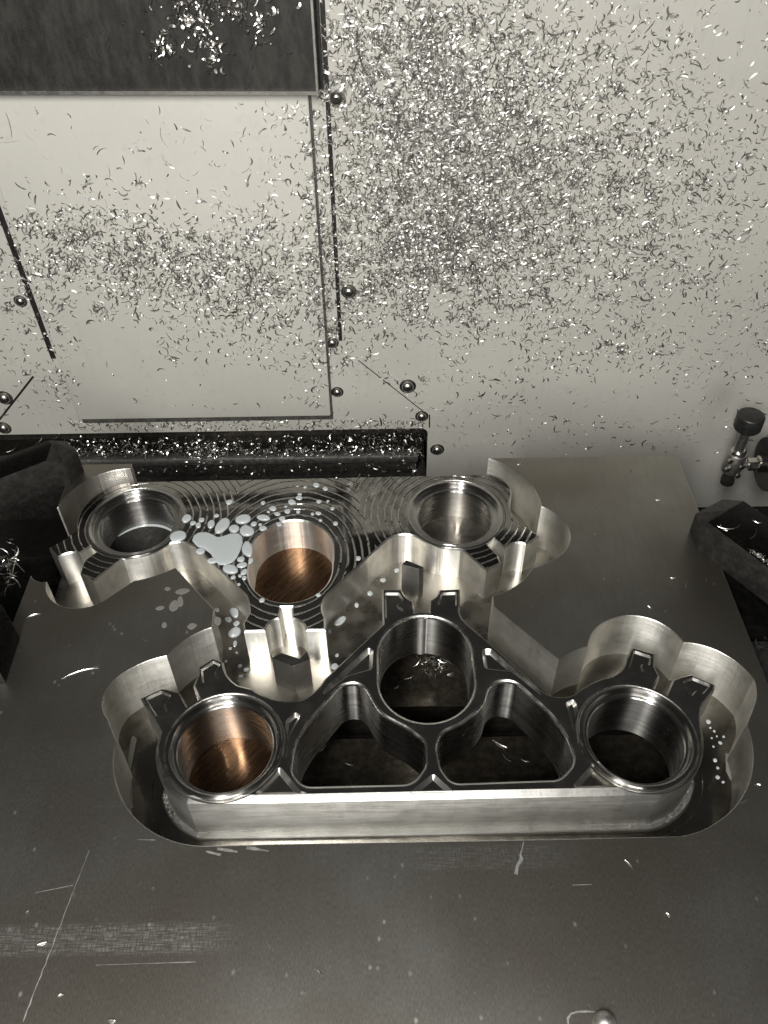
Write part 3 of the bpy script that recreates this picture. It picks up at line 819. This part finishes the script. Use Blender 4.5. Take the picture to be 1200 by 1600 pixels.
for (u, v, ru, rv) in drops:
    big = ru*rv > 420
    if u < 420 and v > 240: where, gp = ('large milky droplet beside the white coolant pool' if big else 'small milky droplet scattered round the white coolant pool'), 'droplets round the coolant pool'
    elif v <= 330: where, gp = ('larger milky droplet behind the rear stem hole' if ru*rv > 150 else 'tiny milky droplet behind the rear stem hole'), 'droplets behind the rear stem hole'
    else: where, gp = 'milky droplet in front of or right of the rear stem hole', 'droplets in front of the rear stem hole'
    add_drop(260+u/3, 720+v/3, ru/3, rv/3, ZU, MILKY, where, gp, random.uniform(-.3, .3))
LBF = 'milky coolant droplet on the pocket floor between the two clamps'
for (u, v, ru, rv, ro) in [(235,700,13,9,0),(318,712,30,16,-1.1),(290,745,16,12,0),(328,763,14,12,0),(320,805,30,22,.8),(322,858,9,16,0),(345,962,10,8,0),(790,965,18,14,0),(892,677,10,11,0),(955,622,12,11,0),(815,752,34,14,.75),
        (1015,560,14,9,.5),(1080,515,12,9,0),(765,800,8,9,0),(800,912,9,8,0),(375,980,12,10,0),(350,1012,9,8,0),(300,880,8,6,0),(330,900,7,6,0),(280,940,6,5,0)]:
    add_drop(260+u/3, 720+v/3, ru/3, rv/3, ZF, MILKY, LBF, 'droplets on the pocket floor', ro)
for (u, v, ru, rv, ro) in [(575, 680, 13, 18, .2), (640, 915, 30, 13, -.75), (822, 1066, 8, 8, 0)]:
    add_drop(560+u/3, 700+v/3, ru/3, rv/3, ZF, MILKY, 'milky droplet at the foot of the slanting pocket wall', 'droplets by the slanting wall', ro)
for (u, v, r) in [(850, 705, 14), (885, 760, 8), (920, 828, 11), (940, 792, 8), (890, 930, 12), (905, 1030, 13), (937, 1058, 9), (862, 740, 7), (905, 975, 9), (870, 800, 6), (900, 790, 6), (880, 850, 7)]:
    add_drop(880+u/3.75, 940+v/3.75, r/3.75, r/4.3, ZF, MILKY, 'small pale droplet on the pocket floor at the right end', 'droplets at the right end of the pocket')
for (u, v, ru, rv) in [(75,612,30,15),(35,680,20,28),(65,660,14,26),(120,775,22,14),(-30,690,20,10),(240,470+280,16,22),(5,600,14,9),(-10,770,12,14)]:
    add_drop(260+u/3, 720+v/3, ru/3, rv/3, 0.0, THIN, 'dull grey drying splash on the left part of the plate face', 'dried splashes on the plate', .2, .12, 'coolant_splash')
for (x, y, r) in [(182, 808, 3.6), (192, 813, 3.4)]:
    pass
# coolant standing in the rear left bore as a crescent
cr = []; c0 = UC[0]
for t in np.linspace(.35, 2.6, 30): cr.append((c0[0]+24*math.cos(t), c0[1]+24*math.sin(t)))
for t in np.linspace(2.6, .35, 30): w_ = 2.0*math.sin((t-.35)/2.25*math.pi)**.7 + .1; cr.append((c0[0]+(24-w_)*math.cos(t), c0[1]+(24-w_)*math.sin(t)))
cr = clean(cr); V, Fc = prism(cr, [], ZF+1.0, ZF+.3, .2)
tag(link('coolant_crescent', V, Fc, MILKY, None, 60, origin=(*c0, ZF)), 'thin white crescent of coolant at the bottom of the rear left bore', 'coolant')

# pools along the pocket walls
for (pts, z, lb) in [([(206, 1146), (214, 1155), (205, 1195), (208, 1262), (203, 1266), (198, 1250), (200, 1180)], ZF, 'pale film of coolant along the left end of the pocket'),
                     ([(1133, 1175), (1143, 1178), (1149, 1220), (1143, 1222), (1134, 1205)], ZF, 'pale film of coolant along the right end of the pocket')]:
    pts = fillet([U(x, y, z) for x, y in pts], 2.0); V, Fc = drop_mesh(np.array(pts), .8); V = [(a, b, c+z+.02) for a, b, c in V]
    tag(link('coolant_film', V, Fc, THIN, None, 60, origin=(*np.mean(pts, 0), z)), lb, 'coolant')

# ------------------------------------------------------------------ swarf
def chips(P, N, Lmin, Lmax, Wmin, Wmax, lift=.6, seg=5, curl=(.3, 2.6), tilt=.6, twist=.8):
    """P (n,3) positions on surfaces, N (n,3) surface normals -> ribbon slivers. returns V,F"""
    n = len(P); N = N/np.linalg.norm(N, axis=1, keepdims=True)
    R = rng.normal(size=(n, 3)); T = R - N*(R*N).sum(1, keepdims=True); T /= np.linalg.norm(T, axis=1, keepdims=True)
    B = np.cross(N, T)
    L = rng.uniform(Lmin, Lmax, n)*rng.uniform(.5, 1, n); Wd = rng.uniform(Wmin, Wmax, n); cu = rng.uniform(*curl, n)*rng.choice([-1, 1], n)
    rollv = rng.normal(0, twist, n); up = rng.normal(0, tilt, n); tw = rng.normal(0, .8, n)
    lf = rng.uniform(.1, 1, n)*lift
    V = np.zeros((n, seg+1, 2, 3))
    for s_ in range(seg+1):
        t = s_/seg - .5; a = cu*t; rad = L/np.where(np.abs(cu) < .05, .05, cu)
        u_ = rad*np.sin(a); v_ = rad*(1-np.cos(a))
        plane = up   # curl plane tilts out of the surface
        dirv = B*np.cos(plane)[:, None] + N*np.sin(plane)[:, None]
        c = P + T*u_[:, None] + dirv*v_[:, None] + N*lf[:, None]
        ang = rollv + tw*t
        wdir = N*np.sin(ang)[:, None] + (B*np.cos(a)[:, None] - T*np.sin(a)[:, None])*np.cos(ang)[:, None]
        w = (Wd*(1-.85*(2*abs(t))**2.2))[:, None]/2
        V[:, s_, 0] = c + wdir*w; V[:, s_, 1] = c - wdir*w
    # keep above the surface
    dpt = ((V - P[:, None, None, :])*N[:, None, None, :]).sum(-1)
    V += N[:, None, None, :]*np.maximum(0, .05-dpt.min(axis=(1, 2)))[:, None, None, None]
    idx = np.arange(n*(seg+1)*2).reshape(n, seg+1, 2)
    Fq = np.stack([idx[:, :-1, 0], idx[:, :-1, 1], idx[:, 1:, 1], idx[:, 1:, 0]], -1).reshape(-1, 4)
    return V.reshape(-1, 3), Fq

def fast_mesh(name, V, Fq, mat, smooth=True):
    me = bpy.data.meshes.new(name); V = np.asarray(V)*MM
    me.vertices.add(len(V)); me.vertices.foreach_set('co', V.ravel())
    me.loops.add(Fq.size); me.loops.foreach_set('vertex_index', Fq.ravel().astype(np.int32))
    me.polygons.add(len(Fq)); me.polygons.foreach_set('loop_start', np.arange(0, Fq.size, 4, dtype=np.int32))
    me.polygons.foreach_set('use_smooth', np.ones(len(Fq), bool)); me.update(); me.validate()
    me.materials.append(mat)
    o = bpy.data.objects.new(name, me); S.collection.objects.link(o); return o

def gauss(n, cx, cy, sx, sy): return np.stack([rng.normal(cx, sx, n), rng.normal(cy, sy, n)], -1)
def unif(n, x0, x1, y0, y1): return np.stack([rng.uniform(x0, x1, n), rng.uniform(y0, y1, n)], -1)
Q = np.concatenate([gauss(6200, 690, 270, 105, 120), gauss(3600, 850, 320, 130, 140), gauss(2000, 650, 80, 95, 80), unif(1900, 520, 1210, -10, 700),
    gauss(1700, 1030, 340, 130, 170), gauss(900, 640, 400, 80, 60), gauss(350, 850, 500, 150, 60),
    gauss(1300, 330, 410, 130, 38), gauss(1100, 400, 470, 90, 50), gauss(700, 140, 385, 70, 40), unif(260, 60, 520, 330, 600), unif(90, 0, 470, 170, 340),
    unif(260, 478, 520, 170, 640), gauss(160, 40, 480, 18, 70), unif(60, 0, 120, 380, 700), gauss(110, 90, 590, 18, 40), unif(420, 110, 665, 656, 672), unif(120, 200, 520, 560, 640)])
def clustered(nc, per, cx, cy, sx, sy, sd):
    c = gauss(nc, cx, cy, sx, sy); m = rng.poisson(per, nc); i = np.repeat(np.arange(nc), m)
    return c[i] + rng.normal(size=(len(i), 2))*sd*rng.uniform(.5, 1.4, nc)[i][:, None]
Q = np.concatenate([Q, clustered(260, 18, 720, 270, 120, 120, 7), clustered(90, 16, 900, 330, 130, 130, 7), clustered(70, 18, 620, 90, 70, 70, 7), clustered(60, 16, 640, 420, 70, 50, 7), clustered(90, 13, 330, 430, 130, 45, 8), clustered(24, 12, 60, 400, 40, 50, 7), clustered(30, 12, 560, 480, 50, 60, 6)])
X = Q[:, 0]; Yp = Q[:, 1]
keep = (Yp < 742) & (X > -12) & (X < 1212) & ~((X < 500) & (Yp < 158)) & ~((X < 668) & (Yp > 673)) & (Yp > -25)
# bare patches
for (cx, cy, rx, ry) in ((690, 470, 22, 26), (640, 560, 50, 30), (180, 560, 60, 60), (330, 600, 130, 30), (1150, 60, 45, 70), (950, 620, 120, 35), (560, 620, 60, 30), (770, 560, 40, 26)):
    keep &= ~((((X-cx)/rx)**2 + ((Yp-cy)/ry)**2 < 1) & (rng.random(len(X)) < .85))
Q = Q[keep]
P3 = []
for x, y in Q:
    p = UY(x, y, YP)
    if pxl+1 < p[0] < pxr-1 and p[2] > pzb+1: P3.append(p)
    else: P3.append(UY(x, y, YW))
P3 = np.array(P3); Nn = np.tile([0, -1., 0], (len(P3), 1))
sel = rng.random(len(P3)) < .62
A1 = chips(P3[sel], Nn[sel], 3.2, 11.5, .55, 1.45, 1.5, 6, (.4, 3.4), .45, .8)
A2 = chips(P3[~sel], Nn[~sel], 1.5, 5.0, .3, .9, .7, 4, (.2, 2.4), .4, .7)
A3 = chips(P3[::38], Nn[::38], 6, 15, 1.0, 2.2, 2.4, 7, (.5, 3.8), .7, .9)
V1 = np.concatenate([A1[0], A2[0], A3[0]]); F1 = np.concatenate([A1[1], A2[1]+len(A1[0]), A3[1]+len(A1[0])+len(A2[0])])
ws = fast_mesh('metal_chips', V1, F1, SWARF); tag(ws, 'thousands of small bright metal chips stuck to the wall', 'chips', kind='stuff')

# chips lying in the channel and on the bed
Pc = []; 
for _ in range(1500):
    Pc.append((rng.uniform(-330, xc-4), rng.uniform(YW-4, YW+36), zc-39.5 + abs(rng.normal(0, 3))))
for _ in range(700):
    p = UY(rng.uniform(60, 655), rng.normal(707, 5), YW-7); Pc.append(tuple(p))
for _ in range(260):
    p = UY(rng.uniform(60, 655), rng.uniform(722, 746), YW-4); Pc.append(tuple(p))
for _ in range(700):
    p = np.array([rng.uniform(150, 420), rng.uniform(440, YW-4), -235.5 + abs(rng.normal(0, 4))]); Pc.append(tuple(p))
for _ in range(250):
    p = np.array([rng.uniform(-360, -216), rng.uniform(240, 420), -235 + abs(rng.normal(0, 5))]); Pc.append(tuple(p))
Pc = np.array(Pc); Nc = rng.normal(size=Pc.shape)*.4 + np.array([0, -.5, .8])
V1, F1 = chips(Pc, Nc, 3, 9, .6, 1.8, 2.5)
ws = fast_mesh('channel_chips', V1, F1, CHIP); tag(ws, 'heap of wet metal chips in the dark channel and on the bed', 'chips', kind='stuff')

def clump(name, pts, normals, label, Lr=(4, 13), Wr=(.6, 2.0), lift=4, cat='swarf', mat=CHIP):
    V1, F1 = chips(np.array(pts, float), np.array(normals, float), *Lr, *Wr, lift, 6, (.5, 3.6), 1.0, 1.1)
    o = fast_mesh(name, V1, F1, mat); return tag(o, label, cat)
Yc = 603.8
pts = [UY(x, y, Yc) for x, y in np.concatenate([gauss(60, 290, 20, 24, 20), gauss(50, 310, 55, 14, 24), gauss(45, 255, 70, 10, 10), gauss(45, 335, 85, 9, 14), gauss(60, 370, 15, 30, 14), gauss(40, 405, 40, 12, 22), gauss(30, 330, 5, 50, 10)])]
clump('swarf_clump', pts, np.tile([0, -1, .1], (len(pts), 1)), 'tangled bright swarf clump hanging on the dark cover plate', (3, 10), (.5, 2.2), 4)
pts = [UY(x, y, YW-5)+np.array([0, rng.uniform(-5, 2), 0]) for x, y in gauss(220, 322, 706, 17, 12)]
clump('swarf_clump', pts, np.tile([0, -.8, .6], (220, 1)), 'pale wet swarf clump sitting on the rail in the channel', (2, 6), (.6, 1.6), 3)
pts = [(*U(x, y, ZT), ZT+rng.uniform(0, 10)) for x, y in gauss(70, 682, 1040, 13, 9)]
clump('swarf_nest', pts, rng.normal(size=(70, 3))+[0, -.3, .8], 'nest of stringy chips inside the front stem hole', (4, 12), (.3, 1.0), 3)
pts = [(*U(x, y, -14), -14+rng.uniform(-3, 4)) for x, y in gauss(60, 10, 888, 14, 14)]
clump('swarf_nest', pts, rng.normal(size=(60, 3))+[0, -.3, .8], 'nest of stringy chips at the left edge beyond the plate', (8, 20), (.4, 1.0), 4)
pts = [(*U(x, y, -29), -29+rng.uniform(0, 4)) for x, y in gauss(26, 1190, 990, 10, 16)]
clump('swarf_nest', pts, rng.normal(size=(26, 3))+[0, -.3, .8], 'few stringy chips on the dark block at the right edge', (8, 20), (.4, .9), 3)

# single slivers one can pick out
def sliver(x, y, ang, L, w, z, curl, label, group, n=(0, 0, 1), Y=None):
    sg = 7; V = []
    c = np.array((*U(x, y, z), z)) if Y is None else UY(x, y, Y)
    N = np.array(n, float); T0 = np.array([1., 0, 0]); B0 = np.cross(N, T0)
    T = T0*math.cos(ang) + B0*math.sin(ang); B = np.cross(N, T); rad = L/curl
    for s_ in range(sg+1):
        t = s_/sg-.5; a = curl*t; p = c + T*rad*math.sin(a) + B*rad*(1-math.cos(a)) + N*(.15+.5*abs(t))
        q = B*math.cos(a) - T*math.sin(a); wd = (q*.8 + N*.6)*w*(1-.8*(2*abs(t))**2)/2
        V += [p+wd, p-wd]
    V = np.array(V)
    d = ((V-c)@N).min(); V += N*max(0, .04-d)
    top = len(V); V = np.concatenate([V, V+N*.06])
    Fc = [(2*i, 2*i+1, 2*i+3, 2*i+2) for i in range(sg)] + [(top+2*i, top+2*i+2, top+2*i+3, top+2*i+1) for i in range(sg)]
    for i in range(sg): Fc += [(2*i, 2*i+2, top+2*i+2, top+2*i), (2*i+1, top+2*i+1, top+2*i+3, 2*i+3)]
    return tag(link('metal_sliver', V, Fc, CHIP, None, 60, origin=c), label, 'chip', group)

LB = 'single thin bright sliver lying on the flat plate face'
for (x, y, a, L, w) in [(53, 961, .35, 8, .7), (75, 984, -.9, 4, .4), (125, 1049, .35, 20, .5), (1028, 782, -.1, 2.6, .6), (1052, 904, 0, 3.2, .9), (1073, 912, 1.1, 6, 1.1), (1103, 907, 1.5, 3, .5), (985, 737, .9, 3, .8),
        (813, 726, .2, 4, .5), (943, 905, -1, 2, .5), (968, 905, .4, 2.4, .5), (1012, 923, 1.4, 2.4, .4), (500, 1520, -.7, 3, .6), (42, 1428, 1.2, 2.5, 1.0), (66, 1476, .3, 4, 1.1), (862, 1385, .8, 2.6, 1.0), (984, 1352, -1, 6, .7),
        (1044, 1430, -.9, 2.2, .9), (95, 1555, .4, 2.5, .8), (1163, 1252, .5, 5, .7), (1183, 1226, -.2, 3, .6), (1040, 955, .3, 2, .4), (226, 1000, -.6, 5, .35), (215, 960, -.8, 4, .3), (1016, 950, -.8, 3, .4), (175, 1597, 0, 3, 1.6)]:
    lb, gp = (('thin bright sliver on the right part of the plate face', 'slivers right on the plate') if x > 760 and y < 1000 else
              ('thin bright sliver on the left part of the plate face', 'slivers left on the plate') if y < 1100 else
              ('small bright chip on the front part of the plate face', 'chips on the front of the plate'))
    sliver(x, y, a, L, w, 0, random.uniform(.3, 1.0)*random.choice([-1, 1]), lb, gp)
LB = 'thin curled sliver on top of the right black clamp'
for (x, y, a, L, w) in [(1142, 827, .1, 16, .6), (1180, 836, .9, 11, .6), (1183, 817, -.4, 7, .5), (1132, 793, .9, 10, .45), (1128, 826, -1.2, 7, .5)]:
    sliver(x, y, a, L, w, 24.1, random.uniform(.9, 2.2), LB, 'slivers on the right clamp')
for (x, y, a) in [(19, 704, .8), (62, 690, 1.2)]: sliver(x, y, a, 7, .5, 25.1, .8, 'thin sliver on top of the rear left black clamp', 'slivers on the left clamp')
pts = [(*U(x, y, 24.1), 24.1) for x, y in [(1174+i*.9+rng.normal(0, 1), 860+i*.75+rng.normal(0, 1.2)) for i in range(34)]]
clump('swarf_string', pts, np.tile([0, -.3, 1.], (34, 1)), 'frayed bright string of swarf along the right clamp edge', (3, 9), (.3, .8), 1.2)
LB = 'lone bright sliver stuck on the dark cover plate'
for (x, y, a, L, w) in [(165, 56, 1.9, 6, 1.2), (134, 56, -.5, 4, 1.0), (171, 73, 1.4, 5, 1.0), (110, 18, -.9, 3, .6), (19, 61, .5, 2.5, 1.0), (80, 32, -1, 4, .5), (100, 132, -.4, 3, 1.4), (193, 37, 1.2, 4, .8), (126, 125, 0, 2, .8), (59, 23, -.9, 5, .4), (38, 49, 0, 6, .3), (455, 84, .3, 3, 1.0), (395, 105, 1.2, 3, 1.), (66, 146, 1.0, 5, .6), (386, 137, .7, 7, .6), (300, 148, -1.2, 5, .6)]:
    sliver(x, y, a, L, w, 0, random.uniform(.4, 1.4), LB, 'slivers on the dark cover', (0, -1, 0), 603.7)
LB = 'dark curled sliver standing out on the bare upper panel'
for (x, y, a, L, w) in [(16, 195, 1.5, 18, .6), (15, 222, .1, 14, .6), (57, 172, -1.2, 6, .6), (45, 214, -.9, 8, .5), (250, 172, 1.5, 6, .9), (252, 215, -1.4, 15, .8), (256, 250, -1.2, 8, .5), (230, 190, -1.2, 4, .8), (318, 224, 1.5, 5, .9), (213, 275, 1.5, 7, .9), (247, 307, 1.5, 6, 1.6), (309, 299, 1.5, 6, 1.4), (284, 277, -.8, 6, .9), (306, 272, .6, 7, .8), (384, 267, .5, 8, .9), (350, 300, -1, 9, 1.), (213, 222, .5, 7, .4), (97, 266, 1.5, 6, .4), (172, 270, 1.4, 8, .6), (70, 246, -.7, 6, .5), (330, 254, .7, 6, .5), (325, 188, -.3, 5, .7), (441, 190, 1.3, 6, .5), (450, 182, 1.3, 6, .5), (420, 250, 1.3, 6, .4)]:
    sliver(x, y, a, L, w, 0, random.uniform(.4, 1.6), LB, 'slivers on the bare panel', (0, -1, 0), YP)
LB = 'long stringy chip standing out on the wall right of the seam'
for (x, y, a, L, w) in [(565, 28, -.9, 12, 1.4), (795, 92, .7, 10, 2.4), (920, 62, 1.5, 8, 2.0), (965, 355, .8, 20, 1.8), (970, 388, 0, 14, .8), (905, 190, .4, 22, .8), (985, 95, -.9, 26, .6), (1010, 110, -1.2, 22, .6), (640, 295, .1, 10, 1.5), (540, 118, 0, 14, 1.4), (830, 28, -.4, 12, 2.2), (705, 270, -.2, 9, 1.8), (575, 190, .4, 16, .6), (1130, 225, .1, 5, 2.2), (1065, 52, .4, 6, 1.6), (1105, 105, .8, 5, 1.8), (895, 60, 1.4, 9, 1.6), (800, 340, .6, 12, 1.8), (720, 90, -.2, 10, 1.6)]:
    sliver(x, y, a, L, w, 0, random.uniform(.5, 1.6), LB, 'stringy chips on the wall', (0, -1, 0), YW)
for (x, y, a, L, w) in [(505, 1170, .9, 6, .5), (545, 1195, -.3, 5, .5), (780, 1165, -.6, 10, 1.6), (790, 1185, -.9, 8, .4), (820, 1190, -.4, 5, .5), (620, 1075, .6, 4, .9), (640, 1060, .4, 8, .5), (706, 1055, .4, 6, 2.4)]:
    sliver(x, y, a, L, w, ZT, random.uniform(.4, 1.2), 'loose chip on the dark table under the front openings', 'chips seen through the openings')

# round-headed bead at the bottom edge
c = U(944, 1600, 0)
o = link('metal_bead', *cyl((c[0], c[1], 0), (c[0], c[1], 5.2), [(0, 4.6)] + [(math.sin(a), 4.8*math.cos(a)) for a in (.1, .35, .6, .85, 1.1, 1.35, 1.5)], 24), SCR, None, 50, origin=(*c, 0))
tag(o, 'pale rounded metal bead at the bottom edge of the picture', 'bead')
mark([(888, 1600), (887, 1592), (892, 1584), (902, 1581), (918, 1580.5), (930, 1581)], .9, .6)
